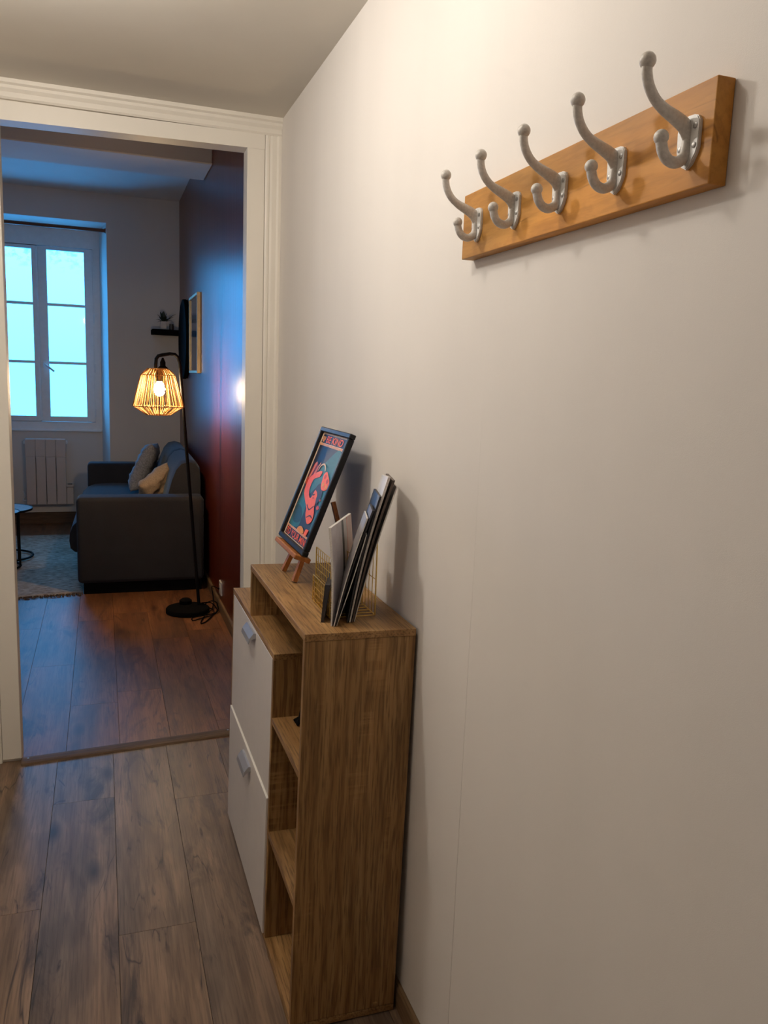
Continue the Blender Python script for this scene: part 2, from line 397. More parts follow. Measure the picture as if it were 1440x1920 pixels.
# floor: sub-floor with laid laminate planks
b = bmesh.new(); box(b, LXL - 0.1, RX + 0.1, -1.1, 8.2, -0.06, -0.012)
floor = struct('floor', b, M['subfloor'], 'laminate floor, grey oak in the hall and reddish brown beyond', 'floor')
def lay(x0, pitch, nrow, ya, yb, butts, mt, xmax, ends=None):
    for r in range(nrow):
        xa, xb = x0 + r * pitch, min(x0 + (r + 1) * pitch, xmax)
        if xb - xa < 0.02: continue
        ph = butts[r % len(butts)]; cuts = [ya] + [c for c in (ph + k * 1.21 for k in range(-6, 8)) if ya + 0.06 < c < yb - 0.06] + [yb]
        for c0, c1 in zip(cuts, cuts[1:]):
            g = 0.0004; t = bmesh.new()
            bv = 0.0004
            # local origin at the plank's corner so the grain differs from piece to piece
            top = [(g + bv, g + bv), (xb - xa - g - bv, g + bv), (xb - xa - g - bv, c1 - c0 - g - bv), (g + bv, c1 - c0 - g - bv)]
            bot = [(g, g), (xb - xa - g, g), (xb - xa - g, c1 - c0 - g), (g, c1 - c0 - g)]
            vt = [t.verts.new((*p, 0.0)) for p in top]; vm = [t.verts.new((*p, -bv)) for p in bot]; vb = [t.verts.new((*p, -0.012)) for p in bot]
            t.faces.new(vt)
            for A, B in ((vm, vt), (vb, vm)):
                for i in range(4): t.faces.new((A[i], A[(i + 1) % 4], B[(i + 1) % 4], B[i]))
            o = obj('plank', t, mt, floor); o.location = (xa, c0, 0)
lay(-0.923, 0.1875, 9, -1.0, 2.935, [1.55, 0.9, 1.2, 2.05, 2.585, 1.89, 2.52, 1.4], M['hall_plank'], 0.607)
lay(-2.0180, 0.187, 15, 2.935, 7.8, [3.9, 4.6, 3.5, 4.2, 3.1, 4.85, 3.62, 4.4, 3.3], M['living_plank'], RX)
# threshold bar between the two floors, slightly askew
b = bmesh.new()
prism(b, [(-0.030, 0.0), (0.030, 0.0), (0.026, 0.006), (0.012, 0.008), (-0.012, 0.008), (-0.026, 0.006)], 0, -0.395, 0.395)
th = tag(obj('threshold_bar', b, M['bar']), 'brown wooden threshold bar between the two floors', 'threshold bar'); th.location = (0.099, 2.948, 0.0); th.rotation_euler = (0, 0, math.radians(4.6))
for sxx in (-0.372, 0.345):
    b = bmesh.new(); lathe(b, [(0.004, 0.007), (0.004, 0.0088), (0.0025, 0.0094)], 10, (sxx, 0.008, 0)); obj('screw', b, M['silver'], th)
# hall baseboard
b = bmesh.new(); prism(b, [(WX, 0.0), (WX - 0.012, 0.0), (WX - 0.012, 0.046), (WX - 0.008, 0.052), (WX, 0.052)], 1, -1.0, DY - 0.001)
struct('baseboard_right', b, M['base_wood'], 'low brown wooden baseboard under the coat rack wall', 'baseboard')

# living room shell
b = bmesh.new(); box(b, RX, RX + 0.12, DY2, 8.0, -0.05, 2.95)
struct('wall_living_right', b, M['red_wall'], 'glossy dark red living room wall behind the sofa', 'wall')
b = bmesh.new()
prism(b, [(0.057, FY), (-0.006, 7.745), (-0.006, 7.9), (RX + 0.12, 7.9), (RX + 0.12, FY)], 2, -0.05, 2.95)
prism(b, [(-1.037, FY), (LXL, FY), (LXL, 7.9), (-0.974, 7.9), (-0.974, 7.745)], 2, -0.05, 2.95)
prism(b, [(FY, 2.587), (FY, 2.95), (7.9, 2.95), (7.9, 2.575), (7.745, 2.575)], 0, -1.037, 0.057)
box(b, -0.98, 0.0, 7.73, 7.9, -0.05, 0.846)
struct('wall_far', b, M['white_wall'], 'pale living room wall with the splayed window recess', 'wall')
b = bmesh.new(); box(b, LXL - 0.1, LXL, yw, 7.9, -0.05, 2.95)
struct('wall_living_left', b, M['white_wall'], 'pale living room wall opposite the red one', 'wall')
b = bmesh.new(); box(b, LXL, RX + 0.1, DY2, FY + 0.02, LC, LC + 0.12)
struct('ceiling_living', b, M['white_wall'], 'higher pale ceiling of the living room', 'ceiling')
b = bmesh.new(); box(b, LXL, RX, 5.09, 5.52, 2.613, LC, 0.006)
struct('ceiling_beam', b, M['white_wall'], 'boxed white beam across the living room ceiling', 'beam')
b = bmesh.new(); prism(b, [(RX, 0.0), (RX - 0.013, 0.0), (RX - 0.013, 0.055), (RX - 0.009, 0.062), (RX, 0.062)], 1, DY2, FY)
struct('baseboard_living', b, M['base_wood'], 'brown wooden baseboard along the red wall', 'baseboard')
b = bmesh.new(); box(b, -0.972, -0.008, 7.715, 7.73, 0.0, 0.105, 0.002)
struct('baseboard_far', b, M['base_dark'], 'dark wooden baseboard below the radiator', 'baseboard')

# ------------------------------------------------------------------ window
win = tag(empty('window_1', (0, 0, 0)), 'white two-leaf casement window with six panes in the recess', 'window', None, 'structure')
b = bmesh.new()
box(b, -0.985, -0.920, 7.72, 7.80, 0.848, 2.575); box(b, -0.060, 0.004, 7.72, 7.80, 0.848, 2.575)
box(b, -0.920, -0.060, 7.72, 7.80, 2.425, 2.575); box(b, -0.920, -0.060, 7.72, 7.80, 0.848, 0.918)
box(b, -0.93, -0.05, 7.768, 7.80, 2.402, 2.43); box(b, -0.93, -0.05, 7.768, 7.80, 0.91, 0.945)     # rebates behind the sashes
box(b, -0.93, -0.895, 7.768, 7.80, 0.91, 2.43); box(b, -0.085, -0.05, 7.768, 7.80, 0.91, 2.43); box(b, -0.530, -0.490, 7.770, 7.80, 0.91, 2.43)
obj('window_frame', b, M['win_white'], win)
b = bmesh.new(); box(b, -0.975, -0.01, 7.695, 7.74, 0.836, 0.852, 0.003); obj('sill', b, M['win_white'], win)
def sash(x0, x1, p0, p1, yf):
    b = bmesh.new(); z0, z1, q0, q1 = 0.922, 2.420, 0.968, 2.392
    box(b, x0, p0, yf, yf + 0.045, z0, z1, 0.003); box(b, p1, x1, yf, yf + 0.045, z0, z1, 0.003)
    box(b, p0, p1, yf, yf + 0.045, z0, q0, 0.003); box(b, p0, p1, yf, yf + 0.045, q1, z1, 0.003)
    s = obj('sash', b, M['win_white'], win)
    zs = [q0, 1.437, 1.935, q1]
    for zz in zs[1:3]:
        b = bmesh.new(); box(b, p0, p1, yf + 0.004, yf + 0.034, zz - 0.012, zz + 0.012, 0.003); obj('muntin', b, M['win_white'], s)
    for za, zb in zip(zs, zs[1:]):
        b = bmesh.new(); box(b, p0 - 0.004, p1 + 0.004, yf + 0.020, yf + 0.024, za, zb); obj('pane', b, M['glass'], s)
    return s
sL = sash(-0.920, -0.512, -0.862, -0.552, 7.722)
sR = sash(-0.508, -0.060, -0.432, -0.130, 7.714)
b = bmesh.new(); box(b, -0.516, -0.500, 7.706, 7.722, 0.93, 2.41, 0.003); obj('meeting_bead', b, M['win_white'], win)
hd = Vector((-0.470, 7.708, 1.424))
b = bmesh.new(); box(b, hd.x - 0.012, hd.x + 0.012, 7.700, 7.714, 1.395, 1.455, 0.003)
tube(b, smooth_path([(-0.470, 7.705, 1.424), (-0.470, 7.672, 1.424), (-0.455, 7.662, 1.412), (-0.390, 7.660, 1.360)], 4), 0.0085, 8)
obj('window_handle', b, M['win_white'], win, True)
for zz in (2.36, 1.83, 1.40, 1.00):
    b = bmesh.new(); tube(b, [(-0.056, 7.708, zz - 0.04), (-0.056, 7.708, zz + 0.04)], 0.007, 8); obj('hinge', b, M['win_white'], win, True)
b = bmesh.new(); tube(b, [(-1.030, 7.325, 2.530), (0.050, 7.325, 2.530)], 0.0145, 12)
rod = tag(obj('curtain_rod', b, M['rod_wood'], None, True), 'brown wooden rod across the top of the window recess', 'curtain rod')
for sx_, x_ in ((1, 0.0515), (-1, -1.0315)):
    b = bmesh.new(); tube(b, [(x_ - 0.008 * sx_, 7.325, 2.530), (x_ - 0.0005 * sx_, 7.325, 2.530)], 0.020, 12); obj('end_cup', b, M['rod_wood'], rod, True)

# ------------------------------------------------------------------ radiator
rad = tag(empty('radiator', (-0.479, 7.66, 0.19)), 'white electric panel radiator on the wall under the window', 'radiator')
fw = 0.33 / 4
for i in range(4):
    b = bmesh.new(); xa = -0.165 + i * fw
    box(b, xa + 0.0025, xa + fw - 0.0025, -0.045, 0.03, 0.0, 0.425, 0.003)
    box(b, xa + 0.0006, xa + fw - 0.0006, -0.045, 0.03, 0.425, 0.578, 0.002)
    obj('fin', b, M['rad_white'], rad)
b = bmesh.new(); box(b, -0.16, 0.16, -0.012, 0.025, 0.02, 0.41); obj('heating_core', b, M['black'], rad)
b = bmesh.new(); box(b, -0.163, 0.163, -0.040, 0.028, 0.576, 0.582, 0.002); obj('top_grille', b, M['win_white'], rad)
for s in (-1, 1):
    b = bmesh.new(); box(b, s * 0.163, s * 0.180, -0.02, 0.069, 0.535, 0.565, 0.004); obj('wall_bracket', b, M['win_white'], rad)
b = bmesh.new(); box(b, 0.166, 0.222, -0.045, 0.025, 0.0, 0.155, 0.004); box(b, 0.163, 0.226, -0.055, 0.028, 0.155, 0.182, 0.004)
cb = obj('control_box', b, M['rad_white'], rad)
b = bmesh.new(); box(b, 0.178, 0.212, -0.059, -0.015, 0.181, 0.1835); obj('display', b, M['black_gloss'], cb)
b = bmesh.new(); tube(b, smooth_path([(-0.168, 0.0, 0.03), (-0.20, 0.02, 0.035), (-0.185, 0.055, 0.07), (-0.205, 0.064, 0.11)], 5), 0.004, 7); obj('power_cord', b, M['win_white'], rad, True)

# ------------------------------------------------------------------ sofa
sofa = tag(empty('sofa', (-0.165, 5.150, 0), (0, 0, math.radians(-1.2))), 'dark grey two-seat fabric sofa along the red wall', 'sofa')
SL = 1.98
b = bmesh.new(); box(b, 0.002, 0.768, 0.0, 0.185, 0.072, 0.612, 0.028, 4); obj('armrest', b, M['sofa'], sofa, True, 60)
b = bmesh.new(); box(b, 0.002, 0.768, SL - 0.18, SL, 0.072, 0.632, 0.028, 4); obj('armrest', b, M['sofa'], sofa, True, 60)
b = bmesh.new(); box(b, 0.035, 0.755, 0.03, SL - 0.03, 0.0, 0.08, 0.004); obj('plinth', b, M['black'], sofa)
b = bmesh.new(); box(b, 0.03, 0.76, 0.18, SL - 0.17, 0.078, 0.30, 0.01); obj('base', b, M['sofa_dark'], sofa)
prof = [(0.56, 0.30), (0.56, 0.462), (0.20, 0.470), (0.06, 0.462), (0.005, 0.44), (-0.03, 0.405), (-0.048, 0.36), (-0.052, 0.31), (-0.045, 0.262), (-0.02, 0.238), (0.03, 0.232), (0.05, 0.30)]
b = bmesh.new(); prism(b, prof, 1, 0.19, SL - 0.185); obj('seat_cushion', b, M['sofa'], sofa, True, 50)
bp = [(0.545, 0.44), (0.535, 0.50), (0.548, 0.60), (0.575, 0.70), (0.605, 0.775), (0.640, 0.815), (0.69, 0.828), (0.735, 0.815), (0.762, 0.775), (0.768, 0.70), (0.768, 0.44)]
def back_cushion(y0, y1):
    b = bmesh.new(); n = 16; rings = []
    cx = sum(p[0] for p in bp) / len(bp); cz = 0.62
    for i in range(n + 1):
        t = i / n; y = y0 + (y1 - y0) * t; e = min(t, 1 - t) * (y1 - y0)
        k = 0.03 * max(0.0, 1 - e / 0.05) ** 2
        rings.append([b.verts.new((p[0] + (cx - p[0]) * k * 2.2 + 0.0, y, p[1] + (cz - p[1]) * k * 2.2)) for p in bp])
    m_ = len(bp)
    for a_, c_ in zip(rings, rings[1:]):
        for j in range(m_): b.faces.new((a_[j], a_[(j + 1) % m_], c_[(j + 1) % m_], c_[j]))
    b.faces.new(rings[0][::-1]); b.faces.new(rings[-1]); return b
mid = 0.19 + (SL - 0.375) / 2
obj('back_cushion', back_cushion(0.19, mid - 0.002), M['sofa'], sofa, True, 55)
obj('back_cushion', back_cushion(mid + 0.002, SL - 0.185), M['sofa'], sofa, True, 55)

def pillow(w_, h_, t_, seed, wr=0.0, rows=0.0):
    b = bmesh.new(); n = 22; rnd = random.Random(seed); V = {}
    ph = [rnd.uniform(0, 6.28) for _ in range(6)]
    for side in (1, -1):
        for i in range(n + 1):
            for j in range(n + 1):
                u, v = -1 + 2 * i / n, -1 + 2 * j / n
                if side < 0 and (i in (0, n) or j in (0, n)): V[side, i, j] = V[1, i, j]; continue
                e = max(0.0, (1 - u ** 4) * (1 - v ** 4)) ** 0.5
                pin = 1 - 0.10 * (1 - abs(v) ** 1.5) * abs(u) ** 3; pin2 = 1 - 0.10 * (1 - abs(u) ** 1.5) * abs(v) ** 3
                z = side * t_ / 2 * e
                z += wr * e * (math.sin(7 * u + 4 * v + ph[0]) * 0.5 + math.sin(11 * v - 5 * u + ph[1]) * 0.4 + math.sin(15 * u + ph[2]) * 0.3 + rows * math.sin(24 * v))
                V[side, i, j] = b.verts.new((u * w_ / 2 * pin, z, v * h_ / 2 * pin2))
    for side in (1, -1):
        for i in range(n):
            for j in range(n):
                q = [V[side, i, j], V[side, i + 1, j], V[side, i + 1, j + 1], V[side, i, j + 1]]
                try: b.faces.new(q if side < 0 else q[::-1])
                except ValueError: pass
    return b
def band_rows(b):
    return b
p1 = tag(obj('throw_pillow', pillow(0.42, 0.40, 0.13, 3, 0.005, 0.9), M['pillow_grey'], None, True, 80), 'grey quilted pillow leaning at the window end of the sofa', 'pillow', 'sofa pillows')
p1.location = (0.300, 6.45, 0.660); p1.rotation_euler = (math.radians(2), math.radians(4), math.radians(68))
p1.rotation_euler = (Matrix.Rotation(math.radians(24), 3, 'Y') @ Matrix.Rotation(math.radians(80), 3, 'Z')).to_euler()
p2 = tag(obj('throw_pillow', pillow(0.29, 0.28, 0.12, 5, 0.012), M['pillow_beige'], None, True, 80), 'crumpled beige pillow just behind the nearer sofa arm', 'pillow', 'sofa pillows')
p2.location = (0.335, 5.74, 0.590)
p2.rotation_euler = (Matrix.Rotation(math.radians(30), 3, 'Y') @ Matrix.Rotation(math.radians(55), 3, 'Z') @ Matrix.Rotation(math.radians(38), 3, 'Y')).to_euler()

# ------------------------------------------------------------------ floor lamp
LX, LY = 0.297, 4.68
lamp = tag(empty('floor_lamp', (0.453, 4.665, 0)), 'lit floor lamp with woven cord shade on bent black pole', 'lamp')
L0 = Vector((0.453, 4.665, 0))
def L(p): return tuple(Vector(p) - L0)
b = bmesh.new(); lathe(b, [(0.118, 0.0), (0.125, 0.003), (0.125, 0.022), (0.120, 0.028), (0.02, 0.031)], 48); obj('base', b, M['black'], lamp, True)
b = bmesh.new()
pole = [L((0.522, 4.70, 0.02)), L((0.4165, 4.685, 1.40)), L((0.413, 4.684, 1.44)), L((0.404, 4.683, 1.472)), L((0.388, 4.682, 1.486)), L((0.36, 4.681, 1.488)), L((0.318, 4.680, 1.480)), L((0.298, 4.680, 1.474)), L((0.287, 4.680, 1.458)), L((0.284, 4.680, 1.425)), L((0.284, 4.680, 1.392))]
tube(b, pole, 0.0095, 12); obj('pole', b, M['black_metal'], lamp, True)
b = bmesh.new(); lathe(b, [(0.030, 0.026), (0.036, 0.034), (0.036, 0.052), (0.022, 0.062)], 20, (-0.005, 0.075, 0)); obj('foot_switch', b, M['black'], lamp, True)
b = bmesh.new(); lathe(b, [(0.026, 1.400), (0.026, 1.412), (0.015, 1.420), (0.015, 1.440), (0.010, 1.452), (0.004, 1.466)], 16, L((0.322, LY, 0))); obj('socket_cap', b, M['black'], lamp, True)
b = bmesh.new(); lathe(b, [(0.019, 1.335), (0.021, 1.400)], 16, L((LX + 0.006, LY, 0))); obj('bulb_socket', b, M['black'], lamp, True)
b = bmesh.new(); lathe(b, [(0.004, 1.252), (0.018, 1.258), (0.029, 1.275), (0.032, 1.292), (0.026, 1.314), (0.015, 1.332), (0.014, 1.336)], 16, L((LX + 0.006, LY, 0))); obj('light_bulb', b, M['bulb'], lamp, True)
levels = [(0.056, 1.404), (0.092, 1.369), (0.137, 1.196), (0.066, 1.150)]
shade = tag(empty('lamp_shade'), 'woven natural cord lamp shade'); shade.parent = lamp
for r, z in levels:
    b = bmesh.new(); tube(b, [L((LX + r * math.cos(t), LY + r * math.sin(t), z)) for t in (2 * PI * k / 56 for k in range(56))], 0.0026, 6, closed=True)
    obj('rim_ring', b, M['shade'], shade, True)
b = bmesh.new(); ns = 84; rnd = random.Random(2)
for k in range(ns):
    t = 2 * PI * (k + rnd.uniform(-0.32, 0.32)) / ns; t2 = t + rnd.uniform(-0.03, 0.03)
    pts = []
    for i, (r, z) in enumerate(levels):
        a = t if i % 2 == 0 else t2
        pts.append(L((LX + (r + 0.0015) * math.cos(a), LY + (r + 0.0015) * math.sin(a), z)))
    tube(b, pts, 0.0019 + rnd.uniform(-0.0003, 0.0004), 4, cap=False)
st = obj('shade_cords', b, M['shade'], shade); st['kind'] = 'stuff'
b = bmesh.new()
cp = [(0.54, 4.72, 0.034), (0.60, 4.76, 0.02), (0.622, 4.66, 0.006), (0.585, 4.56, 0.006), (0.50, 4.49, 0.006), (0.462, 4.47, 0.006), (0.470, 4.52, 0.008), (0.56, 4.56, 0.008), (0.618, 4.60, 0.012), (0.628, 4.72, 0.03), (0.604, 4.80, 0.02), (0.56, 4.74, 0.012), (0.600, 4.62, 0.010), (0.545, 4.46, 0.006), (0.500, 4.41, 0.004), (0.53, 4.52, 0.010), (0.595, 4.66, 0.014), (0.620, 4.82, 0.04), (0.628, 4.95, 0.068), (0.632, 4.83, 0.10), (0.633, 4.66, 0.13), (0.630, 4.645, 0.142)]
tube(b, [L(p) for p in smooth_path(cp, 6)], 0.0032, 6); obj('power_cord', b, M['black'], lamp, True)

# wall outlet
b = bmesh.new(); box(b, RX - 0.010, RX - 0.0005, 4.590, 4.672, 0.104, 0.184, 0.003, 2)
ol = tag(obj('wall_outlet', b, M['socket']), 'white square wall outlet low on the red wall', 'outlet')
b = bmesh.new(); lathe(b, [(0.024, RX - 0.0115), (0.024, RX - 0.0098)], 20, (0, 4.631, 0.144), 'x'); obj('socket_well', b, M['socket'], ol)

# ------------------------------------------------------------------ things on the far and red walls
b = bmesh.new(); box(b, 0.404, RX - 0.002, 7.095, FY - 0.001, 1.702, 1.744, 0.003)
tag(obj('wall_shelf', b, M['black']), 'short black floating shelf in the far corner', 'shelf')
pl = tag(empty('potted_plant', (0.502, 7.17, 1.744)), 'dark leafy plant in a white square pot on the black shelf', 'plant')
b = bmesh.new(); prism(b, [(-0.026, -0.026), (0.026, -0.026), (0.026, 0.026), (-0.026, 0.026)], 2, 0.0, 0.068)
for v in b.verts:
    if v.co.z < 0.01: v.co.x *= 0.82; v.co.y *= 0.82
bmesh.ops.bevel(b, geom=b.edges[:], offset=0.004, segments=2, affect='EDGES'); obj('pot', b, M['pot'], pl, True)
def leaf(b, base, tip, width, droop):
    P = [Vector(base).lerp(Vector(tip), t) - Vector((0, 0, droop * t * t)) for t in (0, 0.2, 0.45, 0.7, 0.9, 1)]
    ws = [0.1, 0.7, 1.0, 0.8, 0.35, 0.02]; d = (Vector(tip) - Vector(base)); sdir = d.cross(Vector((0, 0, 1)))
    if sdir.length < 1e-4: sdir = Vector((1, 0, 0))
    sdir.normalize(); up = sdir.cross(d).normalized()
    rows = [[b.verts.new(p - sdir * width * w_ + up * width * 0.3 * w_), b.verts.new(p), b.verts.new(p + sdir * width * w_ + up * width * 0.3 * w_)] for p, w_ in zip(P, ws)]
    for r0, r1 in zip(rows, rows[1:]):
        for i in (0, 1): b.faces.new((r0[i], r0[i + 1], r1[i + 1], r1[i]))
rnd = random.Random(11)
leaves = [(-0.055, 0, 0.135), (-0.03, -0.02, 0.155), (0.0, 0.01, 0.165), (0.03, 0, 0.15), (0.09, 0.0, 0.12), (0.105, 0.0, 0.145), (0.075, -0.01, 0.085), (-0.055, -0.01, 0.065), (-0.04, -0.03, 0.11), (0.02, -0.04, 0.12), (0.05, -0.03, 0.10), (-0.02, 0.03, 0.13), (0.04, 0.03, 0.09), (-0.065, 0.0, 0.09)]
for x_, y_, z_ in leaves:
    b = bmesh.new(); leaf(b, (x_ * 0.1, y_ * 0.1, 0.06), (x_, y_, z_ + 0.02), 0.017, 0.03)
    tube(b, [(0, 0, 0.05), (x_ * 0.1, y_ * 0.1, 0.062)], 0.0012, 4); obj('leaf', b, M['leaf'], pl, True, 80)
b = bmesh.new(); lathe(b, [(0.015, 0.0), (0.019, 0.003), (0.020, 0.030), (0.017, 0.045), (0.019, 0.050), (0.015, 0.050), (0.013, 0.020)], 20)
vz = tag(obj('vase', b, M['pot_dark'], None, True), 'small dark vase on the black shelf beside the white pot', 'vase'); vz.location = (0.566, 7.16, 1.744)

b = bmesh.new(); lathe(b, [(0.305, 0.0), (0.311, -0.012), (0.308, -0.034), (0.285, -0.040), (0.25, -0.030), (0.02, -0.028)], 64, (RX - 0.001, 6.665, 1.652), 'x')
dk = tag(obj('wall_disc', b, M['black'], None, True), 'round black wall ornament on the red wall beyond the picture', 'wall decor')
pf = tag(empty('picture_frame', (RX - 0.001, 5.965, 1.662)), 'pale gold framed picture hanging on the red wall', 'picture')
hw, hh = 0.270, 0.272
b = bmesh.new()
box(b, -0.026, 0.0, -hw, -hw + 0.013, -hh, hh, 0.002); box(b, -0.026, 0.0, hw - 0.013, hw, -hh, hh, 0.002)
box(b, -0.026, 0.0, -hw + 0.013, hw - 0.013, -hh, -hh + 0.018, 0.002); box(b, -0.026, 0.0, -hw + 0.013, hw - 0.013, hh - 0.018, hh, 0.002)
obj('frame', b, M['gold'], pf)
b = bmesh.new(); box(b, -0.016, -0.010, -hw + 0.018, hw - 0.018, -hh + 0.016, hh - 0.016); obj('print', b, M['picture'], pf)

# ------------------------------------------------------------------ rug and side tables
NL, NR, FR, FL = Vector((-1.85, 5.02, 0)), Vector((-0.135, 5.185, 0)), Vector((-0.14, 7.12, 0)), Vector((-1.85, 7.12, 0))
b = bmesh.new(); nx, ny = 90, 84; rnd = random.Random(5); G = []
for j in range(ny + 1):
    row = []
    for i in range(nx + 1):
        u, v = i / nx, j / ny
        p = (NL.lerp(NR, u)).lerp(FL.lerp(FR, u), v)
        z = 0.011 + (0.004 if j % 2 else 0.0) + rnd.uniform(-0.0015, 0.0015)
        if j in (0, ny) or i in (0, nx): z = 0.001
        if j == 0: p.y += rnd.uniform(-0.006, 0.006)
        row.append(b.verts.new((p.x, p.y, z)))
    G.append(row)
for j in range(ny):
    for i in range(nx): b.faces.new((G[j][i], G[j][i + 1], G[j + 1][i + 1], G[j + 1][i]))
rug = tag(obj('rug', b, M['rug'], None, True, 80), 'woven beige jute rug with fringe in front of the sofa', 'rug')
b = bmesh.new()
for k in range(150):
    u = (k + 0.5) / 150; p = NL.lerp(NR, u) + Vector((0, 0.004, 0.006)); a = rnd.uniform(-0.6, 0.6); ln = rnd.uniform(0.025, 0.05)
    q1 = p + Vector((math.sin(a) * ln * 0.5, -ln * 0.5, 0.006)); q2 = p + Vector((math.sin(a * 1.7) * ln, -ln, -0.003))
    tube(b, [p, q1, q2], [0.004, 0.0035, 0.0025], 5)
fr = obj('fringe', b, M['fringe'], rug); fr['kind'] = 'stuff'

def side_table(name, loc, r, h, legs, label):
    t = tag(empty(name, loc), label, 'table', 'nesting side tables')
    b = bmesh.new(); lathe(b, [(0.001, h - 0.002), (r - 0.006, h - 0.002), (r - 0.006, h - 0.010), (0.001, h - 0.010)][::-1], 48, cap=False); obj('tabletop', b, M['table_top'], t)
    b = bmesh.new(); lathe(b, [(r - 0.006, h - 0.014), (r, h - 0.014), (r, h), (r - 0.006, h), (r - 0.006, h - 0.014)], 48, cap=False); obj('rim', b, M['black_metal'], t)
    b = bmesh.new(); tube(b, [((r - 0.008) * math.cos(k * 2 * PI / 48), (r - 0.008) * math.sin(k * 2 * PI / 48), 0.020) for k in range(48)], 0.008, 8, closed=True); obj('foot_ring', b, M['black_metal'], t, True)
    for a in legs:
        a = math.radians(a); b = bmesh.new(); x_, y_ = (r - 0.008) * math.cos(a), (r - 0.008) * math.sin(a)
        tube(b, [(x_, y_, 0.016), (x_, y_, h - 0.012)], 0.007, 8); obj('leg', b, M['black_metal'], t, True)
    return t
side_table('side_table', (-0.718, 5.92, 0.010), 0.172, 0.402, (-4, 195, 270), 'smaller round black side table, the nearer of the nested pair')
side_table('side_table', (-0.708, 6.26, 0.010), 0.216, 0.372, (-52, 60, 150, 214), 'larger round black side table, half under the nearer one')

# ------------------------------------------------------------------ shoe cabinet
CB = Vector((WX - 0.02, 1.469, 0.004))
cab = tag(empty('shoe_cabinet', CB, (0, 0.016, 0)), 'oak-look shoe cabinet with two white flap doors and open shelves', 'cabinet')
d, H, T = 0.234, 0.878, 0.015
YD, YT, YF, ZD, ZS = 0.284, 0.612, 0.8965, 0.7395, 0.375
def panel(name, x0, x1, y0, y1, z0, z1, mt, bev=0.0006):
    b = bmesh.new(); box(b, x0, x1, y0, y1, z0, z1, bev); return obj(name, b, mt, cab)
panel('side_panel', -d, 0, 0, T, 0.014, H - T, M['oak_z'])
panel('top_panel', -d - 0.001, 0, -0.001, YT, H - T, H, M['oak_y'])
panel('side_panel', -d, 0, YT - T, YT, ZD, H - T, M['oak_z'])
panel('top_panel', -d, 0, YD, YF, ZD - T, ZD, M['oak_y'])
panel('divider', -d, -0.004, YD, YD + T, 0.013, ZD - T, M['oak_z'])
panel('side_panel', -d, 0, YF - T, YF, 0.013, ZD - T, M['oak_z'])
panel('bottom_panel', -d, 0, 0.0, YF, -0.002, 0.0125, M['oak_y'])
panel('shelf', -d, -0.004, T, YD, 0.5845 - T, 0.5845, M['oak_y'])
panel('shelf', -d, -0.004, T, YD, 0.2954 - T, 0.2954, M['oak_y'])
b = bmesh.new(); box(b, -0.004, -0.001, T, YT - T, ZD, H - T); box(b, -0.004, -0.001, T, YD, 0.0125, ZD); box(b, -0.004, -0.001, YD + T, YF - T, 0.0125, ZD - T); obj('back_panel', b, M['oak_z'], cab)
for z0, z1, off, hz in ((ZS + 0.002, ZD - T - 0.0015, 0.000, 0.690), (0.0140, ZS - 0.002, 0.004, 0.322)):
    b = bmesh.new(); box(b, -d - off, -d - off + 0.016, YD + T + 0.0015, YF - T - 0.0015, z0, z1, 0.0006)
    if off:
        box(b, -d - off + 0.0003, -d - off + 0.0157, YD + T + 0.002, YF - T - 0.002, z1 - 0.0004, z1 + 0.0005, 0, 1, 1)
    dr = obj('flap_door', b, [M['door_white'], M['door_edge']], cab); tag(dr, 'white flap door')
    b = bmesh.new(); x0 = -d - off
    prism(b, [(x0, hz + 0.026), (x0 - 0.006, hz + 0.0265), (x0 - 0.017, hz + 0.012), (x0 - 0.020, hz), (x0 - 0.018, hz - 0.001), (x0 - 0.010, hz + 0.010), (x0, hz + 0.013)], 1, 0.515, 0.622)
    obj('handle', b, M['silver'], dr); 
b = bmesh.new(); lathe(b, [(0.006, 0.0), (0.006, -0.0022), (0.004, -0.003)], 16, (-0.045, -0.0005, 0.022), 'y'); obj('cam_cap', b, M['oak_z'], cab)

# thin black form bent down into the upper compartment
b = bmesh.new()
sp = smooth_path([(0.418, 1.66, 0.845), (0.418, 1.672, 0.75), (0.418, 1.680, 0.66), (0.412, 1.690, 0.605), (0.412, 1.715, 0.597), (0.424, 1.728, 0.597)], 5)
tube(b, sp, 0.0035, 6, wide=2.2, ref=(0, 1, 0.0)); tag(obj('item', b, M['black'], None, True), 'black strap hanging down onto the upper open shelf of the cabinet', 'item')

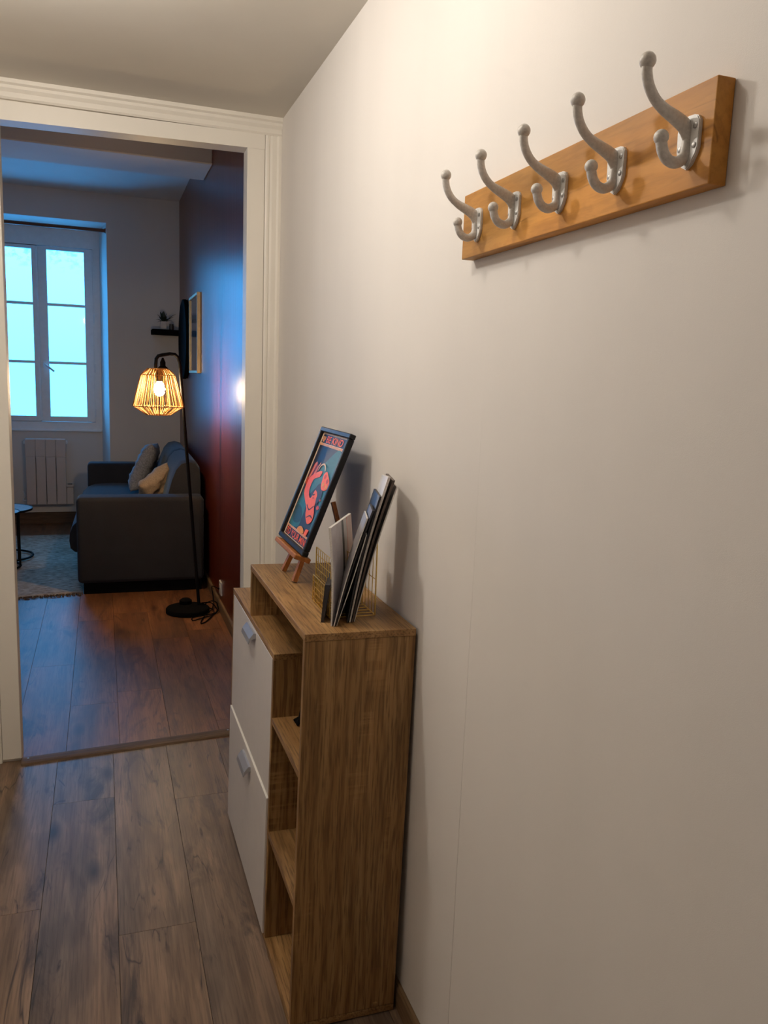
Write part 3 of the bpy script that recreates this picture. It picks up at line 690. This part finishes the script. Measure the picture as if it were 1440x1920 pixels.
# ------------------------------------------------------------------ coat rack
rack = tag(empty('coat_rack', (WX, 1.000, 1.642)), 'honey pine coat rack board with five grey double hooks', 'coat rack')
b = bmesh.new(); box(b, -0.0225, -0.0005, -0.298, 0.300, -0.0515, 0.0520, 0.0012, 2); obj('board', b, M['pine'], rack)
def hook_bm():
    b = bmesh.new()
    up = smooth_path([(-0.002, 0, 0.007), (-0.010, 0, 0.0155), (-0.022, 0, 0.0215), (-0.036, 0, 0.0275), (-0.048, 0, 0.0355), (-0.0565, 0, 0.0465), (-0.0605, 0, 0.058), (-0.0610, 0, 0.068)], 4)
    n = len(up); rr = [0.0105 - 0.0043 * min(1, (i / (n - 1)) / 0.5) for i in range(n)]
    tube(b, up, [r * 0.95 for r in rr], 14, wide=[min(0.92, 0.0050 / r) for r in rr])
    ridge = [p + Vector((0.0, 0, 0.0)) for p in up]
    ball(b, (-0.0610, 0, 0.0700), 0.0086, 18)
    lo = smooth_path([(-0.003, 0, 0.012), (-0.0035, 0, -0.004), (-0.0058, 0, -0.0135), (-0.0112, 0, -0.0195), (-0.019, 0, -0.0220), (-0.0275, 0, -0.0195), (-0.0335, 0, -0.0125), (-0.0362, 0, -0.004)], 4)
    n = len(lo); rr = [0.0066 - 0.0006 * min(1, (i / (n - 1)) / 0.6) for i in range(n)]
    tube(b, lo, rr, 14, wide=[0.72 + 0.23 * i / (n - 1) for i in range(n)])
    ball(b, (-0.0368, 0, 0.0005), 0.0078, 18)
    return b
def plate_bm():
    b = bmesh.new()
    half = [(0.0, 0.0255), (0.007, 0.0255), (0.0125, 0.0235), (0.0158, 0.019), (0.0162, 0.012), (0.0162, -0.008), (0.0140, -0.014), (0.0075, -0.0235), (0.0, -0.0275)]
    out = half + [(-x, z) for x, z in half[-2:0:-1]]
    prism(b, out, 0, -0.0042, 0.0)
    bmesh.ops.bevel(b, geom=[e for e in b.edges if all(v.co.x < -0.004 for v in e.verts)], offset=0.001, segments=2, affect='EDGES')
    return b
def screw_bm():
    b = bmesh.new(); lathe(b, [(0.0030, -0.0038), (0.0030, -0.0050), (0.0018, -0.0056)], 12, (0, 0, 0), 'x')
    return b
hook0 = obj('hook', hook_bm(), M['hook'], rack, True, 60); hp = obj('back_plate', plate_bm(), M['plate_white'], hook0, True, 30)
s0 = None
for sy in (-1, 1):
    for sz in (0.0135, -0.0055):
        if s0 is None: s0 = obj('screw', screw_bm(), M['screw'], hook0, True, 30); q = s0
        else:
            q = s0.copy(); C.objects.link(q); q.parent = hook0
        q.location = (0, sy * 0.0108, sz)
for i in range(5):
    h = hook0 if i == 0 else copy_tree(hook0, rack)
    h.location = (-0.0226, 0.241 - i * 0.1265, -0.004)

# ------------------------------------------------------------------ easel with framed poster
def cab_top(x, y): return CB.z + H + 0.0035 * ((WX - 0.02 - x) / d)
tilt = math.radians(21.2)
fp_w, fp_h = 0.270, 0.312
fp = tag(empty('framed_poster', (0.448, 1.945, 0.962), (0, tilt, 0)), 'black framed teal and orange poster standing on a small easel', 'poster')
# local: +z up the frame, -y towards the camera (right edge), -x out of the picture
b = bmesh.new(); fwid = 0.0125
box(b, -0.010, 0.006, -fp_w / 2, fp_w / 2, 0, fwid, 0.002); box(b, -0.010, 0.006, -fp_w / 2, fp_w / 2, fp_h - fwid, fp_h, 0.002)
box(b, -0.010, 0.006, -fp_w / 2, -fp_w / 2 + fwid, fwid, fp_h - fwid, 0.002); box(b, -0.010, 0.006, fp_w / 2 - fwid, fp_w / 2, fwid, fp_h - fwid, 0.002)
obj('frame', b, M['black_gloss'], fp)
b = bmesh.new(); box(b, 0.0, 0.004, -fp_w / 2 + 0.01, fp_w / 2 - 0.01, 0.01, fp_h - 0.01); obj('backing', b, M['black'], fp)
PW, PH = fp_w - 2 * fwid, fp_h - 2 * fwid
def A(u, v, k): return (-0.0005 - 0.00025 * k, PW / 2 - u * PW, fwid + v * PH)     # u runs towards the camera
ART = {}
def inkmat(n_, c): ART[n_] = plain('ink_' + n_, lin(c), 0.5, var=0.12, scale=90, bump=0)
for n_, c in dict(navy=(36, 44, 66), teal=(48, 108, 118), deep=(40, 72, 84), orange=(255, 98, 50), red=(196, 64, 42), peach=(216, 150, 112), cream=(220, 190, 160), dark=(22, 20, 30), yellow=(224, 140, 50)).items(): inkmat(n_, c)
mats = list(ART.values()); ix = {n_: i for i, n_ in enumerate(ART)}
def blob(b, pts, col, k, close=True, sub=5):
    P = smooth_path([(u, v, 0) for u, v in pts], sub, True) if sub else [Vector((u, v, 0)) for u, v in pts]
    f = b.faces.new([b.verts.new(A(min(max(p.x, 0.0), 1.0), min(max(p.y, 0.0), 1.0), k)) for p in P]); f.material_index = ix[col]
def rect(b, u0, u1, v0, v1, col, k): blob(b, [(u0, v0), (u1, v0), (u1, v1), (u0, v1)], col, k, sub=0)
def stroke(b, pts, wd, col, k):
    P = smooth_path([(u, v, 0) for u, v in pts], 5)
    for a, c in zip(P, P[1:]):
        dd = (c - a); nn = Vector((-dd.y, dd.x, 0)).normalized() * wd
        f = b.faces.new([b.verts.new(A(q.x, q.y, k)) for q in (a - nn, c - nn, c + nn, a + nn)]); f.material_index = ix[col]
b = bmesh.new(); rect(b, 0, 1, 0, 1, 'cream', 0); rect(b, 0.045, 0.985, 0.905, 0.985, 'navy', 1); rect(b, 0.045, 0.985, 0.100, 0.880, 'navy', 1); rect(b, 0.045, 0.985, 0.008, 0.082, 'navy', 1)
rect(b, 0, 1, 0.882, 0.900, 'peach', 2); rect(b, 0, 1, 0.082, 0.097, 'peach', 2)
blob(b, [(0.10, 0.40), (0.20, 0.52), (0.35, 0.60), (0.44, 0.70), (0.58, 0.79), (0.74, 0.87), (0.86, 0.875), (0.96, 0.76), (0.95, 0.50), (0.97, 0.20), (0.86, 0.16), (0.84, 0.36), (0.70, 0.48), (0.55, 0.52), (0.35, 0.42)], 'teal', 2)
blob(b, [(0.07, 0.12), (0.10, 0.36), (0.22, 0.42), (0.40, 0.36), (0.44, 0.22), (0.40, 0.12)], 'teal', 2)
blob(b, [(0.07, 0.28), (0.22, 0.30), (0.37, 0.26), (0.43, 0.18), (0.25, 0.14), (0.08, 0.18)], 'deep', 3)
blob(b, [(0.06, 0.52), (0.10, 0.66), (0.19, 0.72), (0.28, 0.70), (0.36, 0.64), (0.24, 0.58), (0.12, 0.50)], 'red', 3)
for k_ in range(5): stroke(b, [(0.08 + 0.055 * k_, 0.56), (0.12 + 0.06 * k_, 0.66), (0.13 + 0.075 * k_, 0.735 - 0.01 * abs(k_ - 2))], 0.012, 'peach' if k_ % 2 else 'dark', 4)
blob(b, [(0.522, 0.663), (0.351, 0.635), (0.160, 0.558), (0.150, 0.438), (0.300, 0.37), (0.47, 0.311), (0.534, 0.255), (0.70, 0.195), (0.815, 0.235), (0.80, 0.30), (0.72, 0.355), (0.66, 0.46), (0.54, 0.49), (0.50, 0.42), (0.44, 0.405), (0.33, 0.46), (0.33, 0.565), (0.505, 0.608)], 'orange', 5, sub=3)
stroke(b, [(0.45, 0.34), (0.58, 0.31), (0.66, 0.34), (0.70, 0.36)], 0.006, 'dark', 6); stroke(b, [(0.60, 0.24), (0.70, 0.27), (0.79, 0.26)], 0.006, 'dark', 6)
blob(b, [(0.53, 0.50), (0.62, 0.56), (0.78, 0.52), (0.82, 0.44), (0.74, 0.38), (0.68, 0.42), (0.66, 0.47)], 'navy', 6)
stroke(b, [(0.52, 0.44), (0.555, 0.445), (0.58, 0.455)], 0.006, 'dark', 7); stroke(b, [(0.55, 0.415), (0.575, 0.418), (0.60, 0.42)], 0.006, 'red', 7)
blob(b, [(0.63, 0.65), (0.70, 0.675), (0.78, 0.650), (0.90, 0.60), (0.91, 0.55), (0.85, 0.52), (0.74, 0.515), (0.67, 0.545), (0.64, 0.595)], 'orange', 7)
for u_, v_ in ((0.70, 0.63), (0.82, 0.60), (0.73, 0.56), (0.85, 0.55)):
    blob(b, [(u_ - 0.04, v_), (u_, v_ + 0.022), (u_ + 0.04, v_), (u_, v_ - 0.022)], 'yellow' if v_ < 0.58 else 'red', 8)
stroke(b, [(0.38, 0.655), (0.40, 0.70), (0.485, 0.726), (0.567, 0.712), (0.618, 0.675)], 0.008, 'cream', 8)
blob(b, [(0.80, 0.364), (0.85, 0.384), (0.90, 0.364), (0.85, 0.344)], 'red', 8); blob(b, [(0.80, 0.43), (0.83, 0.44), (0.86, 0.43), (0.83, 0.42)], 'red', 8)
blob(b, [(0.73, 0.10), (0.75, 0.155), (0.86, 0.16), (0.83, 0.10)], 'orange', 8, sub=0); blob(b, [(0.46, 0.10), (0.48, 0.135), (0.58, 0.15), (0.70, 0.125), (0.68, 0.10)], 'yellow', 7)
rect(b, 0.06, 0.18, 0.935, 0.965, 'peach', 3); rect(b, 0.09, 0.15, 0.915, 0.965, 'peach', 3); rect(b, 0.88, 0.95, 0.92, 0.97, 'deep', 3)
obj('print', b, mats, fp)
def lettering(text, width, height, name, parent, mt, uc, vc, k):
    cu = bpy.data.curves.new('text', 'FONT'); cu.body = text; cu.align_x = 'CENTER'; cu.align_y = 'CENTER'; cu.size = 1; cu.extrude = 0.0; cu.offset = 0.012
    to = bpy.data.objects.new('text', cu); C.objects.link(to); bpy.context.view_layer.update()
    me = bpy.data.meshes.new_from_object(to.evaluated_get(bpy.context.evaluated_depsgraph_get()))
    bpy.data.objects.remove(to); xs = [v.co.x for v in me.vertices]; ys_ = [v.co.y for v in me.vertices]
    x0, x1, y0, y1 = min(xs), max(xs), min(ys_), max(ys_)
    for v in me.vertices:
        u = uc + ((v.co.x - (x0 + x1) / 2) / (x1 - x0)) * width; vv = vc + ((v.co.y - (y0 + y1) / 2) / (y1 - y0)) * height
        v.co = A(u, vv, k)
    me.name = name; me.materials.clear(); me.materials.append(mt)
    o = bpy.data.objects.new(name, me); C.objects.link(o); o.parent = parent; return o
lettering('BE KIND', 0.60, 0.062, 'lettering', fp, ART['orange'], 0.53, 0.945, 4)
lettering('TO YOUR MIND', 0.90, 0.060, 'lettering', fp, ART['orange'], 0.515, 0.045, 4)

# easel: two front legs, a ledge, a rear leg
ez = tag(empty('easel', (0.44, 1.935, cab_top(0.44, 1.9))), 'small orange wooden easel on the cabinet top', 'easel')
def lp(x, y, z): return (x - 0.44, y - 1.935, z - ez.location.z)
def bar(bm, p, q, w_, t_):
    p, q = Vector(p), Vector(q); dd = (q - p).normalized(); a = Vector((0, 1, 0)) - dd * dd.y; a.normalize(); c = dd.cross(a)
    vs_ = [[bm.verts.new(e + a * sx_ * w_ / 2 + c * sz_ * t_ / 2) for sx_, sz_ in ((-1, -1), (1, -1), (1, 1), (-1, 1))] for e in (p, q)]
    for f in ([vs_[0][::-1], vs_[1]] + [[vs_[0][i], vs_[0][(i + 1) % 4], vs_[1][(i + 1) % 4], vs_[1][i]] for i in range(4)]): bm.faces.new(f)
zt = cab_top(0.44, 1.9)
xo = 0.012      # legs run just behind the frame
for y0, y1 in ((1.995, 1.955), (1.873, 1.915)):
    b = bmesh.new(); bar(b, lp(0.437, y0, zt + 0.003), lp(0.437 + math.tan(tilt) * 0.22 + 0.004, y1, zt + 0.22), 0.016, 0.011); obj('leg', b, M['easel_wood'], ez)
b = bmesh.new(); bar(b, lp(0.548, 1.935, zt + 0.19), lp(0.590, 1.90, zt + 0.003), 0.014, 0.010); obj('rear_leg', b, M['easel_wood'], ez)
b = bmesh.new(); Mx = Matrix.Translation((0, 0, 0)) @ Matrix.Rotation(tilt, 4, 'Y')
t = bmesh.new(); box(t, -0.022, 0.020, -0.115, 0.112, -0.014, -0.002, 0.002); merge(b, t, 0, Matrix.Translation(Vector((0.448, 1.935, 0.962)) - Vector(ez.location)) @ Matrix.Rotation(tilt, 4, 'Y'))
obj('ledge', b, M['easel_wood'], ez)

# ------------------------------------------------------------------ brass letter rack with brochures
ZT = cab_top(0.48, 1.6)
lr = tag(empty('letter_rack', (0.488, 1.635, ZT)), 'tiered brass wire letter rack on the cabinet top', 'letter rack')
def wire(bm, pts, r=0.0011): tube(bm, pts, r, 5)
def grid_panel(x_, hgt, nv, nh, lean=0.0):
    b = bmesh.new(); ya, yb = -0.070, 0.070
    wire(b, [(x_, ya, 0.003), (x_ + lean, ya, hgt), (x_ + lean, yb, hgt), (x_, yb, 0.003), (x_, ya, 0.003)], 0.0017)
    for i in range(1, nv):
        y_ = ya + (yb - ya) * i / nv; wire(b, [(x_, y_, 0.003), (x_ + lean, y_, hgt)], 0.0009)
    for j in range(1, nh):
        z_ = hgt * j / nh; wire(b, [(x_ + lean * j / nh, ya, z_), (x_ + lean * j / nh, yb, z_)], 0.0009)
    return obj('wire_panel', b, M['brass'], lr)
grid_panel(-0.046, 0.062, 9, 5); grid_panel(-0.040, 0.125, 8, 8); grid_panel(0.006, 0.132, 8, 8); grid_panel(0.055, 0.160, 6, 2)
b = bmesh.new()
for i in range(8):
    y_ = -0.070 + 0.02 * i; wire(b, [(-0.046, y_, 0.0025), (0.055, y_, 0.0025)], 0.0012)
wire(b, [(-0.046, -0.070, 0.003), (-0.046, 0.070, 0.003)], 0.0016); wire(b, [(0.055, -0.070, 0.003), (0.055, 0.070, 0.003)], 0.0016)
obj('wire_floor', b, M['brass'], lr)
b = bmesh.new(); box(b, 0.0545, 0.0565, 0.020, 0.046, 0.004, 0.150); obj('brass_strip', b, M['brass'], lr)

def paper(name, c0, rough=0.45, stripes=None, w_=0.2):
    k = N(name); tc = k.n('ShaderNodeTexCoord'); sp = k.n('ShaderNodeSeparateXYZ'); k.l(tc.outputs['Object'], sp.inputs[0])
    if stripes:
        mr = k.n('ShaderNodeMapRange'); mr.inputs[1].default_value = 0; mr.inputs[2].default_value = w_; k.l(sp.outputs[1], mr.inputs[0])
        x = k.n('ShaderNodeValToRGB'); x.color_ramp.interpolation = 'CONSTANT'; e = x.color_ramp.elements
        while len(e) < len(stripes): e.new(0.5)
        for el, (p_, c_) in zip(e, stripes): el.position = p_; el.color = (*c_, 1)
        k.l(mr.outputs[0], x.inputs[0]); nz = k.noise(k.coords((30, 30, 30)), 1, 4)
        k.base(k.mix(1.0, x.outputs[0], k.ramp(nz, (0.3, (0.82, 0.78, 0.78)), (0.7, (1, 1, 1))), 'MULTIPLY'))
    else:
        nz = k.noise(k.coords((18, 18, 24)), 1, 4); k.base(k.ramp(nz, (0.35, tuple(v * 0.75 for v in c0)), (0.65, c0)))
    k.set(Roughness=rough); return k.m
pm = dict(lilac=paper('lilac_cover', None, 0.4, [(0.0, (0.70, 0.66, 0.69)), (0.46, (0.06, 0.06, 0.07)), (0.55, (0.78, 0.74, 0.73)), (0.69, (0.65, 0.22, 0.16)), (0.715, (0.66, 0.50, 0.46))], 0.2),
          dark=paper('dark_cover', (0.030, 0.027, 0.032)), grey=paper('grey_cover', (0.30, 0.28, 0.28)), white=paper('white_cover', (0.74, 0.70, 0.67)), brown=paper('brown_cover', (0.10, 0.07, 0.055)))
pages = plain('paper_edges', (0.60, 0.56, 0.52), 0.8, var=0.15, scale=300)
def brochure(loc, wdt, hgt, thick, lean, yaw, cover, label, bow=0.0, cut=0.0, far=None):
    """thin booklet: near edge at local y=0, runs away along +y; leans towards +x as it rises"""
    b = bmesh.new(); nz_, ny_ = 8, 4; G = {}
    for s in (0, 1):
        for i in range(nz_ + 1):
            for j in range(ny_ + 1):
                t = i / nz_; u = j / ny_; z_ = hgt * t * (1 - cut * u)
                x_ = lean * t + bow * math.sin(PI * t) + (thick if s else 0) * (1 + 0.8 * t) + (far or 0.0) * u * t
                G[s, i, j] = b.verts.new((x_, wdt * u, z_))
    for i in range(nz_):
        for j in range(ny_):
            b.faces.new((G[0, i, j], G[0, i + 1, j], G[0, i + 1, j + 1], G[0, i, j + 1])).material_index = 0
            b.faces.new((G[1, i, j], G[1, i, j + 1], G[1, i + 1, j + 1], G[1, i + 1, j])).material_index = 0
    for i in range(nz_):
        for j in (0, ny_): b.faces.new((G[0, i, j], G[1, i, j], G[1, i + 1, j], G[0, i + 1, j])).material_index = 1
    for j in range(ny_):
        for i in (0, nz_): b.faces.new((G[0, i, j], G[0, i, j + 1], G[1, i, j + 1], G[1, i, j])).material_index = 1
    o = obj('brochure', b, [pm[cover], pages if cover in ('lilac', 'grey', 'white') else pm[cover]], None, True, 35); o.location = (loc[0], loc[1], ZT + 0.0012 if len(loc) < 3 else loc[2]); o.rotation_euler = (0, 0, math.radians(yaw))
    return tag(o, label, 'brochure', 'brochures in the brass rack')
brochure((0.4170, 1.541), 0.11, 0.080, 0.006, 0.007, -20, 'dark', 'low black folder leaning by the lowest brass panel')
brochure((0.4305, 1.513), 0.19, 0.203, 0.0030, -0.010, -29, 'lilac', 'wide lilac and pink brochure showing its striped cover', 0.004)
brochure((0.4350, 1.507), 0.095, 0.225, 0.0016, 0.060, -15, 'grey', 'thin grey leaflet, the first leaning behind the lilac brochure', -0.004)
brochure((0.4385, 1.510), 0.095, 0.240, 0.0022, 0.068, -15, 'dark', 'dark leaflet just behind the thin grey one', -0.004)
brochure((0.4425, 1.512), 0.095, 0.190, 0.0012, 0.054, -15, 'white', 'short white leaflet in the middle of the rack', 0.002)
brochure((0.4700, 1.528), 0.12, 0.265, 0.0025, 0.058, -13, 'dark', 'tall black brochure, first of the stack near the wall', -0.006)
brochure((0.4750, 1.530), 0.12, 0.305, 0.0030, 0.070, -13, 'white', 'tallest white brochure in the stack leaning to the wall', -0.006, 0.03)
brochure((0.4805, 1.530), 0.12, 0.298, 0.0030, 0.074, -13, 'brown', 'tall brown brochure between two white ones near the wall', -0.006)
brochure((0.4860, 1.532), 0.12, 0.285, 0.0016, 0.078, -13, 'white', 'tall white brochure closest to the wall', -0.004)
